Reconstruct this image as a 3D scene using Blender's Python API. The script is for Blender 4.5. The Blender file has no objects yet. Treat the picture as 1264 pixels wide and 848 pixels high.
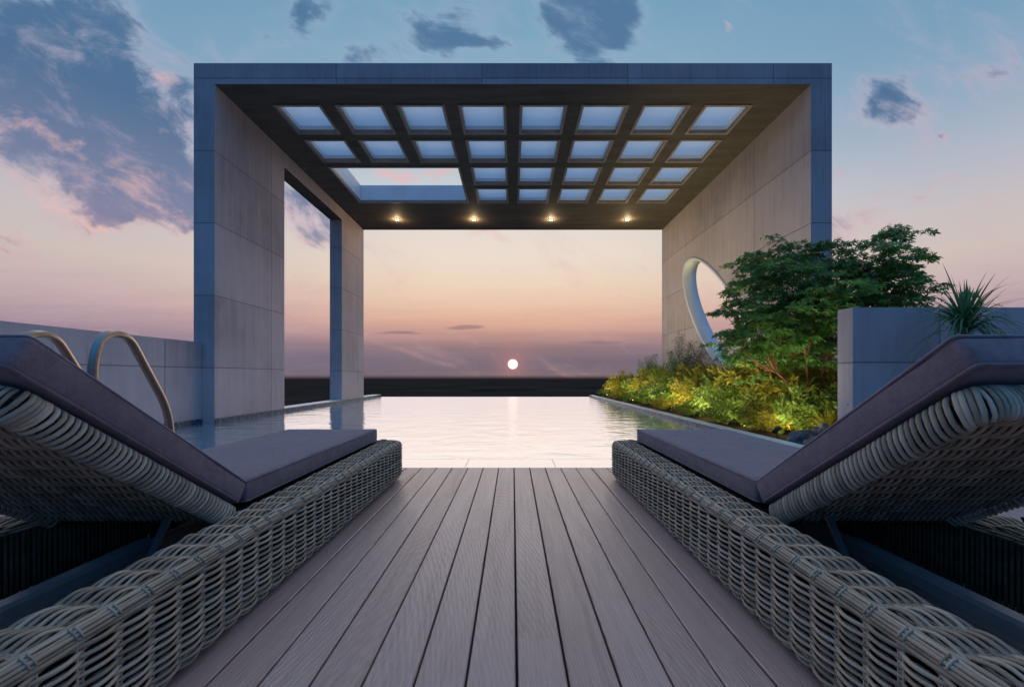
import bpy, math, random
from mathutils import Vector, Matrix, noise as mnoise
R = math.radians
PI = math.pi
rnd = random.Random(7)
scene = bpy.context.scene
COL = scene.collection

# ---------------------------------------------------------------- mesh helper
class MB:
    def __init__(self):
        self.v = []; self.f = []; self.m = []; self.s = []
    def face(self, idx, mat=0, smooth=False):
        self.f.append(tuple(idx)); self.m.append(mat); self.s.append(smooth)
    def quad(self, a, b, c, d, mat=0):
        n = len(self.v); self.v += [tuple(a), tuple(b), tuple(c), tuple(d)]
        self.face((n, n+1, n+2, n+3), mat)
    def box(self, x0, x1, y0, y1, z0, z1, mat=0):
        n = len(self.v)
        self.v += [(x0,y0,z0),(x1,y0,z0),(x1,y1,z0),(x0,y1,z0),(x0,y0,z1),(x1,y0,z1),(x1,y1,z1),(x0,y1,z1)]
        for q in ((0,3,2,1),(4,5,6,7),(0,1,5,4),(1,2,6,5),(2,3,7,6),(3,0,4,7)):
            self.face([n+i for i in q], mat)
    def tube(self, pts, r, sides=6, mat=0, closed=False, caps=True):
        pts = [Vector(p) for p in pts]; n = len(pts)
        rs = r if isinstance(r, (list, tuple)) else [r]*n
        base = len(self.v)
        t0 = (pts[1]-pts[0]).normalized()
        up = Vector((0,0,1)) if abs(t0.z) < .9 else Vector((1,0,0))
        for i, p in enumerate(pts):
            if closed: t = pts[(i+1) % n]-pts[i-1]
            else: t = pts[min(i+1, n-1)]-pts[max(i-1, 0)]
            t.normalize()
            a = t.cross(up)
            if a.length < 1e-5: a = t.cross(Vector((0,1,0)))
            a.normalize(); b = a.cross(t)
            up = b
            for k in range(sides):
                g = 2*PI*k/sides
                q = p + a*(math.cos(g)*rs[i]) + b*(math.sin(g)*rs[i])
                self.v.append(q[:])
        m = n if closed else n-1
        for i in range(m):
            j = (i+1) % n
            for k in range(sides):
                l = (k+1) % sides
                self.face((base+i*sides+k, base+i*sides+l, base+j*sides+l, base+j*sides+k), mat, True)
        if caps and not closed:
            self.face([base+k for k in reversed(range(sides))], mat)
            self.face([base+(n-1)*sides+k for k in range(sides)], mat)
    def disc(self, c, r, z, seg=20, mat=0, flip=False):
        n = len(self.v)
        for k in range(seg):
            g = 2*PI*k/seg; self.v.append((c[0]+r*math.cos(g), c[1]+r*math.sin(g), z))
        idx = list(range(n, n+seg))
        self.face(idx[::-1] if flip else idx, mat)
    def build(self, name, mats, parent=None, loc=None):
        me = bpy.data.meshes.new(name)
        me.from_pydata(self.v, [], self.f)
        for m in (mats if isinstance(mats, (list, tuple)) else [mats]): me.materials.append(m)
        me.polygons.foreach_set('material_index', self.m)
        me.polygons.foreach_set('use_smooth', self.s)
        me.update()
        o = bpy.data.objects.new(name, me); COL.objects.link(o)
        if parent: o.parent = parent
        if loc: o.location = loc
        return o

def tag(o, label=None, cat=None, group=None, kind=None):
    if label: o['label'] = label
    if cat: o['category'] = cat
    if group: o['group'] = group
    if kind: o['kind'] = kind
    return o
def empty(name, loc=(0,0,0), rz=0):
    o = bpy.data.objects.new(name, None); COL.objects.link(o)
    o.location = loc; o.rotation_euler = (0,0,rz); o.empty_display_size = .1
    return o
def copy_tree(o, parent=None):
    c = o.copy(); COL.objects.link(c); c.parent = parent
    for ch in list(o.children): copy_tree(ch, c)
    return c

# ---------------------------------------------------------------- material helper
class NT:
    def __init__(self, tree):
        self.t = tree; tree.nodes.clear()
    def n(self, typ, **kw):
        nd = self.t.nodes.new(typ)
        for k, v in kw.items(): setattr(nd, k, v)
        return nd
    def link(self, a, b): self.t.links.new(a, b)
    def put(self, sock, v):
        if isinstance(v, bpy.types.NodeSocket): self.link(v, sock)
        elif v is not None:
            if isinstance(v, (tuple, list)) and len(v) == 3 and sock.type == 'RGBA': v = (*v, 1)
            sock.default_value = v
    def math(self, op, a, b=None, c=None, clamp=False):
        nd = self.n('ShaderNodeMath', operation=op); nd.use_clamp = clamp
        self.put(nd.inputs[0], a)
        if b is not None: self.put(nd.inputs[1], b)
        if c is not None: self.put(nd.inputs[2], c)
        return nd.outputs[0]
    def vmath(self, op, a, b=None):
        nd = self.n('ShaderNodeVectorMath', operation=op)
        self.put(nd.inputs[0], a)
        if b is not None: self.put(nd.inputs[1], b)
        return nd.outputs['Value' if op in ('LENGTH', 'DOT_PRODUCT') else 'Vector']
    def mix(self, f, a, b, blend='MIX'):
        nd = self.n('ShaderNodeMix', data_type='RGBA', blend_type=blend)
        self.put(nd.inputs[0], f); self.put(nd.inputs[6], a); self.put(nd.inputs[7], b)
        return nd.outputs[2]
    def ramp(self, f, stops, interp='LINEAR'):
        nd = self.n('ShaderNodeValToRGB'); cr = nd.color_ramp; cr.interpolation = interp
        while len(cr.elements) < len(stops): cr.elements.new(.5)
        for e, (p, c) in zip(cr.elements, stops):
            e.position = p; e.color = (c, c, c, 1) if isinstance(c, (int, float)) else (*c, 1)
        self.put(nd.inputs[0], f)
        return nd.outputs[0]
    def smooth(self, x, a, b):
        nd = self.n('ShaderNodeMapRange', interpolation_type='SMOOTHSTEP'); nd.clamp = True
        self.put(nd.inputs[0], x); self.put(nd.inputs[1], a); self.put(nd.inputs[2], b)
        nd.inputs[3].default_value = 0; nd.inputs[4].default_value = 1
        return nd.outputs[0]
    def noise(self, vec, scale, detail=3, rough=.55, dist=0, out=0):
        nd = self.n('ShaderNodeTexNoise'); self.put(nd.inputs['Vector'], vec)
        nd.inputs['Scale'].default_value = scale; nd.inputs['Detail'].default_value = detail
        nd.inputs['Roughness'].default_value = rough; nd.inputs['Distortion'].default_value = dist
        return nd.outputs[out]
    def scale(self, vec, s):
        return self.vmath('MULTIPLY', vec, s)
    def pos(self): return self.n('ShaderNodeNewGeometry').outputs['Position']
    def normal(self): return self.n('ShaderNodeNewGeometry').outputs['Normal']
    def xyz(self, v):
        nd = self.n('ShaderNodeSeparateXYZ'); self.put(nd.inputs[0], v); return nd.outputs
    def comb(self, x, y, z):
        nd = self.n('ShaderNodeCombineXYZ')
        for i, v in enumerate((x, y, z)): self.put(nd.inputs[i], v)
        return nd.outputs[0]
    def white(self, v):
        nd = self.n('ShaderNodeTexWhiteNoise', noise_dimensions='3D'); self.put(nd.inputs[0], v); return nd.outputs
    def bump(self, h, strength, dist=.01):
        nd = self.n('ShaderNodeBump'); nd.inputs['Strength'].default_value = strength
        nd.inputs['Distance'].default_value = dist; self.put(nd.inputs['Height'], h); return nd.outputs[0]
    def principled(self, col, rough=.6, normal=None, spec=.5, metal=0, **kw):
        nd = self.n('ShaderNodeBsdfPrincipled')
        self.put(nd.inputs['Base Color'], col); self.put(nd.inputs['Roughness'], rough)
        self.put(nd.inputs['Specular IOR Level'], spec); self.put(nd.inputs['Metallic'], metal)
        if normal is not None: self.link(normal, nd.inputs['Normal'])
        for k, v in kw.items(): self.put(nd.inputs[k], v)
        return nd.outputs[0]
    def out(self, sh):
        o = self.n('ShaderNodeOutputMaterial'); self.link(sh, o.inputs[0])
def mat(name):
    m = bpy.data.materials.new(name); m.use_nodes = True
    return m, NT(m.node_tree)

def srgb(r, g, b):
    def f(c):
        c /= 255.0
        return c/12.92 if c <= .04045 else ((c+.055)/1.055)**2.4
    return (f(r), f(g), f(b))

# ---------------------------------------------------------------- materials
def m_concrete(name, base=(.53,.43,.425)):
    m, n = mat(name)
    p = n.pos(); x, y, z = n.xyz(p); nx, ny, nz = n.xyz(n.n('ShaderNodeNewGeometry').outputs['True Normal'])
    sidex = n.math('GREATER_THAN', n.math('ABSOLUTE', nx), .5)
    # joints
    def line(c, off, pitch, w):
        fr = n.math('FRACT', n.math('DIVIDE', n.math('SUBTRACT', c, off-50*pitch-pitch/2), pitch))
        d = n.math('MULTIPLY', n.math('ABSOLUTE', n.math('SUBTRACT', fr, .5)), pitch)
        return n.math('SUBTRACT', 1, n.smooth(d, w*.5, w))
    jz = line(z, .94, 1.24, .010)
    jy = line(y, 8.5, 2.36, .010); jx = line(x, 1.97, 2.5, .010)
    jv = n.math('ADD', n.math('MULTIPLY', jy, sidex), n.math('MULTIPLY', jx, n.math('SUBTRACT', 1, sidex)))
    j = n.math('MAXIMUM', jz, jv)
    blotch = n.noise(p, .55, 5, .6)
    streak = n.noise(n.scale(p, (7, 7, .55)), 1, 5, .6, .4)
    grain = n.noise(n.scale(p, (38, 38, 1.6)), 1, 4, .65, .6)
    drip = n.smooth(n.noise(n.scale(p, (16, 16, .8)), 1, 3, .5, .5), .6, .78)
    fine = n.noise(p, 120, 2, .6)
    panel = n.white(n.comb(n.math('FLOOR', n.math('DIVIDE', n.math('SUBTRACT', x, 1.97), 2.5)),
                           n.math('FLOOR', n.math('DIVIDE', n.math('SUBTRACT', y, 8.5), 2.36)),
                           n.math('FLOOR', n.math('DIVIDE', n.math('SUBTRACT', z, .94), 1.24))))[0]
    v = n.math('ADD', n.math('MULTIPLY', blotch, .68), n.math('MULTIPLY', streak, .32))
    v = n.math('ADD', v, n.math('MULTIPLY', n.math('SUBTRACT', panel, .5), .16))
    v = n.math('ADD', v, n.math('MULTIPLY', n.math('SUBTRACT', grain, .5), .22))
    col = n.ramp(v, [(.28, tuple(c*.66 for c in base)), (.5, base), (.72, tuple(min(1, c*1.22) for c in base))])
    col = n.mix(n.math('MULTIPLY', drip, .5), col, tuple(c*.5 for c in base))
    vor = n.n('ShaderNodeTexVoronoi'); n.put(vor.inputs['Vector'], p); vor.inputs['Scale'].default_value = 3.1
    pit = n.math('SUBTRACT', 1, n.smooth(vor.outputs['Distance'], .035, .06))
    col = n.mix(n.math('MULTIPLY', pit, .55), col, tuple(c*.3 for c in base))
    col = n.mix(n.math('MULTIPLY', j, .62), col, tuple(c*.22 for c in base))
    h = n.math('ADD', n.math('MULTIPLY', grain, .9), n.math('MULTIPLY', fine, .25))
    h = n.math('SUBTRACT', h, n.math('MULTIPLY', j, 2.2)); h = n.math('SUBTRACT', h, pit)
    n.out(n.principled(col, .72, n.bump(h, .55, .006), .35))
    return m
CONCRETE = m_concrete('board_formed_concrete')

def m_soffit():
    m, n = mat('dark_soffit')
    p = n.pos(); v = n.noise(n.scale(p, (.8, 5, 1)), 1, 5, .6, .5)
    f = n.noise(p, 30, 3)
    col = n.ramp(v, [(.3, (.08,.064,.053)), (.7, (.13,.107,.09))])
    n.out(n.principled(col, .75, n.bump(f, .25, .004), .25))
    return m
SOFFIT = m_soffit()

def m_simple(name, col, rough=.6, spec=.5, metal=0, nscale=0, namt=.25, bump=0, bs=200):
    m, n = mat(name)
    c = col; nrm = None
    if nscale:
        v = n.noise(n.n('ShaderNodeTexCoord').outputs['Object'], nscale, 4, .6)
        c = n.ramp(v, [(.3, tuple(k*(1-namt) for k in col)), (.7, tuple(min(1, k*(1+namt)) for k in col))])
    if bump: nrm = n.bump(n.noise(n.n('ShaderNodeTexCoord').outputs['Object'], bs, 3, .6), bump, .003)
    n.out(n.principled(c, rough, nrm, spec, metal))
    return m
WHITE = m_simple('white_plaster', (.82,.83,.84), .6, .4, 0, 2.5, .06, .12, 60)
TRIM = m_simple('skylight_trim', (.30,.235,.20), .5, .4, 0, 6, .15)
STEEL = m_simple('brushed_steel', (.44,.35,.29), .34, .5, 1, 40, .1)
BLACKMETAL = m_simple('dark_metal', (.022,.018,.015), .45, .4)
TUBE = m_simple('grey_frame_tube', (.24,.20,.185), .38, .5, 0, 20, .12)
FOOT = m_simple('black_rubber', (.015,.015,.015), .7, .3)
BARK = m_simple('reddish_bark', (.16,.075,.05), .8, .2, 0, 18, .45, .4, 90)
STEM = m_simple('green_stem', (.10,.09,.035), .7, .3, 0, 12, .3)
SOIL = m_simple('dark_soil', (.035,.026,.02), .95, .1, 0, 9, .5, .8, 60)
ROCK = m_simple('grey_rock', (.12,.115,.12), .8, .3, 0, 14, .5, .7, 45)
GROUND = m_simple('dark_land', (.034,.027,.023), 1.0, 0.0, 0, .02, .4)
RENDERWALL = m_simple('building_render', (.12,.115,.11), .8, .3, 0, 1.5, .2)

def m_mosaic():
    m, n = mat('blue_mosaic_tile')
    p = n.pos(); t = n.scale(p, (1/.026, 1/.026, 1/.026))
    fl = n.vmath('FLOOR', n.vmath('ADD', t, (.37,.37,.37))); fr = n.vmath('FRACTION', n.vmath('ADD', t, (.37,.37,.37)))
    rv = n.white(fl)[0]
    col = n.ramp(rv, [(0, (.006,.018,.04)), (.4, (.012,.04,.085)), (.75, (.03,.09,.15)), (1, (.12,.2,.26))])
    y = n.xyz(fr)
    g = n.math('MAXIMUM', n.math('GREATER_THAN', y[1], .9), n.math('GREATER_THAN', y[2], .9))
    col = n.mix(n.math('MULTIPLY', g, .45), col, (.09,.10,.11))
    n.out(n.principled(col, .25, None, .2))
    return m
MOSAIC = m_mosaic()

def m_deck():
    m, n = mat('deck_boards')
    p = n.pos(); x, y, z = n.xyz(p)
    bi = n.math('FLOOR', n.math('DIVIDE', n.math('SUBTRACT', x, .0117), .1347))
    r0 = n.white(n.comb(bi, 3.3, 7.1))[0]
    ys = n.math('DIVIDE', n.math('ADD', y, n.math('MULTIPLY', r0, 9)), 1.9)
    seg = n.math('FLOOR', ys)
    rw = n.white(n.comb(bi, seg, 1.7)); rv = rw[0]; rc = rw[1]
    q = n.vmath('ADD', p, n.scale(rc, (37, 53, 0)))
    lines = n.noise(n.scale(q, (150, 3.2, 1)), 1, 4, .65, .8)
    broad = n.noise(n.scale(q, (16, 1.1, 1)), 1, 4, .6, 1.2)
    wv = n.n('ShaderNodeTexWave', wave_type='RINGS', rings_direction='Z')
    n.put(wv.inputs['Vector'], n.vmath('ADD', n.scale(p, (9, .8, 0)), n.scale(rc, (7, 11, 0))))
    wv.inputs['Scale'].default_value = 5.5; wv.inputs['Distortion'].default_value = 5
    wv.inputs['Detail'].default_value = 3; wv.inputs['Detail Scale'].default_value = 1.2
    rings = wv.outputs['Color']
    v = n.math('ADD', n.math('MULTIPLY', lines, .42), n.math('MULTIPLY', broad, .36))
    v = n.math('ADD', v, n.math('MULTIPLY', rings, .07))
    v = n.math('ADD', v, n.math('MULTIPLY', n.math('SUBTRACT', n.white(n.comb(bi, 8.8, 2.2))[0], .5), .10))
    col = n.ramp(v, [(.2, (.32,.185,.145)), (.45, (.53,.33,.275)), (.68, (.68,.455,.385))])
    wear = n.smooth(n.noise(p, 1.6, 5, .65), .5, .75)
    col = n.mix(n.math('MULTIPLY', wear, .3), col, (.42,.33,.30))
    spots = n.smooth(n.noise(p, 5.5, 6, .7), .60, .76)
    col = n.mix(n.math('MULTIPLY', spots, .35), col, (.19,.135,.12))
    fr = n.math('FRACT', ys)
    seam = n.math('LESS_THAN', n.math('MULTIPLY', fr, 1.9), .004)
    
    h = n.math('ADD', n.math('MULTIPLY', lines, .9), n.math('MULTIPLY', rings, .3))
    n.out(n.principled(col, n.ramp(v, [(.2,.42),(.8,.28)]), n.bump(h, .8, .003), 1.0))
    return m
DECK = m_deck()

def m_wicker():
    m, n = mat('grey_rope_wicker')
    tc = n.n('ShaderNodeTexCoord').outputs['Object']
    v = n.noise(tc, 9, 5, .65); f = n.noise(tc, 260, 2, .6)
    ri = n.n('ShaderNodeNewGeometry').outputs['Random Per Island']
    w = n.math('ADD', n.math('MULTIPLY', v, .5), n.math('MULTIPLY', ri, .45))
    col = n.ramp(w, [(.2, (.24,.18,.13)), (.5, (.44,.33,.235)), (.8, (.64,.505,.375))])
    n.out(n.principled(col, .55, n.bump(f, .35, .0015), .4))
    return m
WICKER = m_wicker()
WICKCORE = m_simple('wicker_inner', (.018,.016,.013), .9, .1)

SHADED_CANE = m_simple('shaded_rope_cane', (.16,.11,.07), .6, .3, 0, 15, .4)  # same rope as the wicker, shade inside the frame put into a darker brown

def m_fabric(name, col):
    m, n = mat(name)
    tc = n.n('ShaderNodeTexCoord').outputs['Object']
    v = n.noise(tc, 28, 6, .7); w = n.noise(tc, 150, 3, .75)
    def wv(d):
        k = n.n('ShaderNodeTexWave', wave_type='BANDS', bands_direction=d); n.put(k.inputs['Vector'], tc)
        k.inputs['Scale'].default_value = 130; k.inputs['Distortion'].default_value = 1.5
        return k.outputs['Fac']
    cl = n.math('ADD', n.math('MULTIPLY', v, .6), n.math('MULTIPLY', w, .4))
    cl = n.math('ADD', n.math('MULTIPLY', cl, .75), n.math('MULTIPLY', n.noise(tc, 7, 4, .65), .25))
    c = n.ramp(cl, [(.3, tuple(k*.6 for k in col)), (.7, tuple(k*1.4 for k in col))])
    wrinkle = n.noise(n.scale(tc, (5, 2.2, 5)), 1, 3, .5, .6)
    h = n.math('ADD', n.math('MULTIPLY', n.math('ADD', wv('X'), wv('Y')), .12), n.math('ADD', n.math('MULTIPLY', w, .5), n.math('MULTIPLY', wrinkle, 7)))
    n.out(n.principled(c, .85, n.bump(h, .35, .004), .2, 0, **{'Sheen Weight': .25, 'Sheen Roughness': .5}))
    return m
FABRIC = m_fabric('slate_fabric', (.20,.14,.155))

def m_water():
    m, n = mat('pool_water')
    p = n.pos()
    a = n.noise(n.scale(p, (1.0, 1.7, 1)), 1.7, 4, .5, .5)
    b = n.noise(n.scale(p, (1.4, 2.6, 1)), 5.5, 3, .5, .3)
    h = n.math('ADD', a, n.math('MULTIPLY', b, .22))
    nr = n.bump(h, .17, .10)
    gl = n.n('ShaderNodeBsdfGlossy'); gl.inputs['Color'].default_value = (.90,.96,1,1); gl.inputs['Roughness'].default_value = .04
    n.link(nr, gl.inputs['Normal'])
    df = n.n('ShaderNodeBsdfDiffuse'); df.inputs['Color'].default_value = (.27,.40,.42,1)
    fr = n.n('ShaderNodeFresnel'); fr.inputs['IOR'].default_value = 1.33; n.link(nr, fr.inputs['Normal'])
    fac = n.math('ADD', n.math('MULTIPLY', fr.outputs[0], .40), .58, clamp=True)
    mx = n.n('ShaderNodeMixShader'); n.put(mx.inputs[0], fac); n.link(df.outputs[0], mx.inputs[1]); n.link(gl.outputs[0], mx.inputs[2])
    n.out(mx.outputs[0])
    return m
WATER = m_water()

def m_coping():
    m, n = mat('wet_pale_stone')
    p = n.pos(); v = n.noise(p, 3, 4); f = n.noise(p, 1.5, 3)
    col = n.ramp(v, [(.3, (.72,.71,.69)), (.7, (.82,.81,.79))])
    n.out(n.principled(col, .12, n.bump(f, .04, .02), .9, 0, **{'Coat Weight': 1.0, 'Coat Roughness': .05, 'Coat IOR': 1.9}))
    return m
COPING = m_coping()
KERBSTONE = m_simple('pale_kerb_stone', (.78,.76,.71), .5, .4, 0, 5, .12, .3, 80)

def m_leaf(name, dark, light, trans=.35, seed=0.0, rough=.5):
    m, n = mat(name)
    ri = n.n('ShaderNodeNewGeometry').outputs['Random Per Island']
    tc = n.n('ShaderNodeTexCoord').outputs['Object']
    cl = n.noise(tc, 3.5, 3)
    w = n.math('ADD', n.math('MULTIPLY', ri, .65), n.math('MULTIPLY', cl, .35))
    col = n.ramp(w, [(.15, dark), (.55, tuple((a+b)/2 for a, b in zip(dark, light))), (.9, light)])
    pr = n.principled(col, rough, None, .35)
    tr = n.n('ShaderNodeBsdfTranslucent'); n.link(n.mix(1, col, (1.3,1.2,.55), 'MULTIPLY'), tr.inputs[0])
    mx = n.n('ShaderNodeMixShader'); mx.inputs[0].default_value = trans
    n.link(pr, mx.inputs[1]); n.link(tr.outputs[0], mx.inputs[2])
    n.out(mx.outputs[0])
    return m
LEAF_MAPLE = m_leaf('maple_leaf', (.055,.16,.05), (.15,.33,.10), .35, 0, .36)
LEAF_GOLD = m_leaf('golden_leaf', (.15,.16,.022), (.33,.29,.05), .42)
LEAF_GREEN = m_leaf('green_leaf', (.06,.12,.025), (.16,.23,.05), .4)
LEAF_DARK = m_leaf('dark_leaf', (.03,.075,.03), (.075,.14,.045))
LEAF_BLUE = m_leaf('strap_leaf', (.05,.15,.085), (.14,.31,.18), .3, 0, .35)

def m_frosted():
    m, n = mat('frosted_glass')
    tr = n.n('ShaderNodeBsdfTranslucent'); tr.inputs[0].default_value = (.9,.92,.95,1)
    gl = n.n('ShaderNodeBsdfGlossy'); gl.inputs['Roughness'].default_value = .08
    tp = n.n('ShaderNodeBsdfTransparent')
    mx0 = n.n('ShaderNodeMixShader'); mx0.inputs[0].default_value = .25; n.link(tr.outputs[0], mx0.inputs[1]); n.link(tp.outputs[0], mx0.inputs[2])
    mx = n.n('ShaderNodeMixShader'); mx.inputs[0].default_value = .05; n.link(mx0.outputs[0], mx.inputs[1]); n.link(gl.outputs[0], mx.inputs[2])
    n.out(mx.outputs[0]); return m
FROSTED = m_frosted()
def m_emit(name, col, s):
    m, n = mat(name)
    e = n.n('ShaderNodeEmission'); e.inputs[0].default_value = (*col, 1); e.inputs[1].default_value = s
    n.out(e.outputs[0]); return m
LAMP = m_emit('warm_lamp_lens', (1, .72, .34), 40)
def m_glass():
    m, n = mat('skylight_glass')
    g = n.n('ShaderNodeBsdfGlossy'); g.inputs['Roughness'].default_value = .02
    t = n.n('ShaderNodeBsdfTransparent'); t.inputs[0].default_value = (.93,.95,.96,1)
    lw = n.n('ShaderNodeFresnel'); lw.inputs[0].default_value = 1.45
    mx = n.n('ShaderNodeMixShader'); n.link(lw.outputs[0], mx.inputs[0]); n.link(t.outputs[0], mx.inputs[1]); n.link(g.outputs[0], mx.inputs[2])
    n.out(mx.outputs[0]); return m
GLASS = m_glass()

# ---------------------------------------------------------------- camera  (eye .8 m above the deck, looking along +Y)
F = 495.0; CX, CY = 633.0, 464.0; EYE = .8
cam = bpy.data.cameras.new('camera'); co = bpy.data.objects.new('camera', cam); COL.objects.link(co)
co.location = (0, 0, EYE); co.rotation_euler = (R(90), 0, 0)
cam.sensor_width = 36; cam.lens = F/1264*36; cam.shift_x = -1/1264; cam.shift_y = (CY-424)/1264
cam.clip_start = .05; cam.clip_end = 20000
scene.camera = co

# ---------------------------------------------------------------- sky and sun
w = bpy.data.worlds.new('World'); scene.world = w; w.use_nodes = True
n = NT(w.node_tree)
d = n.vmath('NORMALIZE', n.n('ShaderNodeTexCoord').outputs['Generated'])
dx, dy, dz = n.xyz(d)
el = n.math('MULTIPLY', n.math('ARCSINE', dz), 180/PI)
az = n.math('ABSOLUTE', n.math('MULTIPLY', n.math('ARCTAN2', dx, dy), 180/PI))
t = n.math('DIVIDE', el, 90, clamp=True)
def sky_ramp(st): return n.ramp(t, [(e/90, srgb(*c)) for e, c in st])
front = sky_ramp([(0,(122,108,118)),(2.2,(121,108,121)),(4,(146,121,127)),(5.5,(188,146,140)),(7.5,(222,174,152)),(10,(234,198,172)),
    (13,(237,213,190)),(16,(236,220,204)),(20,(230,219,211)),(24,(205,209,213)),(28,(180,195,208)),(34,(147,178,200)),(42,(120,162,190)),(60,(134,166,196)),(90,(150,172,198))])
side = sky_ramp([(0,(112,104,124)),(2.5,(128,116,138)),(5,(170,146,160)),(8,(197,172,175)),(12,(206,192,186)),(16,(198,190,193)),(20,(178,184,198)),
    (25,(148,171,194)),(31,(120,159,188)),(43,(98,146,182)),(60,(130,164,196)),(90,(150,172,198))])
def scaled(c, k): return tuple(v*k for v in c)
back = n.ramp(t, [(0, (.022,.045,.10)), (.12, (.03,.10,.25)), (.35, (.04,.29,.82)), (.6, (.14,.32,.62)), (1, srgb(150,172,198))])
sky = n.mix(n.smooth(az, 8, 52), front, side)
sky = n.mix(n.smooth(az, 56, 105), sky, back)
# clouds: soft masses at fixed directions of the front sky, broken up by noise
fy = n.math('MAXIMUM', dy, .08)
u = n.math('DIVIDE', dx, fy); v = n.math('DIVIDE', dz, fy)
uv = n.comb(u, v, 0)
wp = n.noise(uv, 3.2, 4, .6, 0, 1)
uvw = n.vmath('ADD', uv, n.scale(n.vmath('SUBTRACT', wp, (.5,.5,.5)), (.42,.34,0)))
us, vs, _ = n.xyz(uvw)
def blob(px, py, sx, sy, amp, rot=0, us=us, vs=vs):
    a0 = (px-CX)/F; b0 = (CY-py)/F; c, s = math.cos(R(rot)), math.sin(R(rot))
    A = n.math('SUBTRACT', us, a0); B = n.math('SUBTRACT', vs, b0)
    p = n.math('DIVIDE', n.math('ADD', n.math('MULTIPLY', A, c), n.math('MULTIPLY', B, s)), sx/F)
    q = n.math('DIVIDE', n.math('SUBTRACT', n.math('MULTIPLY', B, c), n.math('MULTIPLY', A, s)), sy/F)
    e = n.math('ADD', n.math('MULTIPLY', p, p), n.math('MULTIPLY', q, q))
    return n.math('MULTIPLY', n.math('EXPONENT', n.math('MULTIPLY', e, -1)), amp)
def total(bl, **kw):
    s = None
    for b in bl:
        k = blob(*b, **kw); s = k if s is None else n.math('ADD', s, k)
    return s
heavy = total([(20,40,160,85,1.24,-20),(-40,90,120,60,0.86,-10),(120,110,130,66,1.19,-38),(205,185,110,48,0.92,-40),(10,205,110,32,0.81,-12),(130,225,120,24,0.81,-18),(185,262,80,14,0.81,-14),(40,290,70,6,0.45,-10),(70,255,120,18,.6,-12),(215,290,40,8,.6,-10),(330,60,30,20,.5,-40),(640,60,60,14,.4,-10),(860,60,60,18,.42,-20),(1200,90,70,22,.42,15),(1120,205,90,12,.5,8),(10,300,60,5,0.39,-10),(225,110,40,60,0.65,-40),(215,240,70,30,0.72,-25),(40,150,120,40,0.65,-15),
    (388,2,40,40,0.92,-60),(300,52,20,34,0.65,0),(548,18,46,60,1.24,-60),(585,62,52,22,0.91,-20),(472,64,30,22,0.78,0),(737,40,52,58,1.24,20),(735,0,56,40,1.08,0),
    (1095,150,52,26,1.01,-8),(1115,130,30,20,0.59,0),(1085,240,40,11,0.78,0),(1155,245,46,10,0.72,12),(1045,285,60,24,0.91,0),(1170,180,22,9,0.65,0),(380,262,60,26,0.81,-12),(395,290,40,14,0.52,0),(1170,180,14,7,0.39,0)])
ur = n.math('SUBTRACT', n.math('MULTIPLY', u, .88), n.math('MULTIPLY', v, .47)); vr = n.math('ADD', n.math('MULTIPLY', u, .47), n.math('MULTIPLY', v, .88))
fb = n.noise(n.comb(ur, n.math('MULTIPLY', vr, 2.1), 3.7), 4.0, 10, .68, .6)
dens = n.smooth(n.math('ADD', n.math('MULTIPLY', n.math('SUBTRACT', fb, .5), 3.2), heavy), .02, 1.42)
frontmask = n.smooth(dy, .1, .3)
dens = n.math('MULTIPLY', dens, frontmask)
cl_dark = n.ramp(t, [(0, srgb(128,112,132)), (10/90, srgb(146,128,152)), (18/90, srgb(116,124,158)), (27/90, srgb(72,106,144)), (38/90, srgb(80,116,152)), (1, srgb(80,116,152))])
inner = n.smooth(n.math('ADD', n.math('MULTIPLY', n.math('SUBTRACT', n.noise(n.comb(ur, n.math('MULTIPLY', vr, 2.2), 5.5), 7, 7, .64, .4), .5), 1.5), dens), .32, 1.05)
rim = n.ramp(t, [(0, srgb(205,160,158)), (14/90, srgb(214,176,182)), (24/90, srgb(198,178,196)), (36/90, srgb(150,172,198)), (1, srgb(150,172,198))])
ccol = n.mix(inner, rim, cl_dark)
sky = n.mix(n.math('MULTIPLY', dens, .92), sky, ccol)
# pink, sun-lit wisps
pink = total([(60,165,80,18,.55,-20),(190,225,70,26,.5,-35),(40,235,90,20,.5,-10),(150,265,110,12,.45,-12),(205,80,24,12,.55,-30),(215,150,26,10,.5,-40),(905,35,20,17,.62,20),(965,290,36,14,.45,0),(1110,235,70,10,.42,0),
    (520,215,90,12,.5,0),(470,222,50,10,.45,0),(590,308,40,8,.4,0),(785,345,26,10,.4,0),(575,60,20,14,.45,0),(360,240,40,20,.4,0)])
pd = n.smooth(n.math('ADD', n.math('MULTIPLY', n.math('SUBTRACT', n.noise(n.comb(ur, n.math('MULTIPLY', vr, 2.4), 9.1), 7, 8, .66, .4), .5), 1.6), pink), .28, .85)
pd = n.math('MULTIPLY', pd, frontmask)
pcol = n.ramp(t, [(0, srgb(228,180,160)), (12/90, srgb(232,190,182)), (30/90, srgb(226,184,188)), (1, srgb(226,184,188))])
sky = n.mix(n.math('MULTIPLY', pd, .78), sky, pcol)
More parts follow.
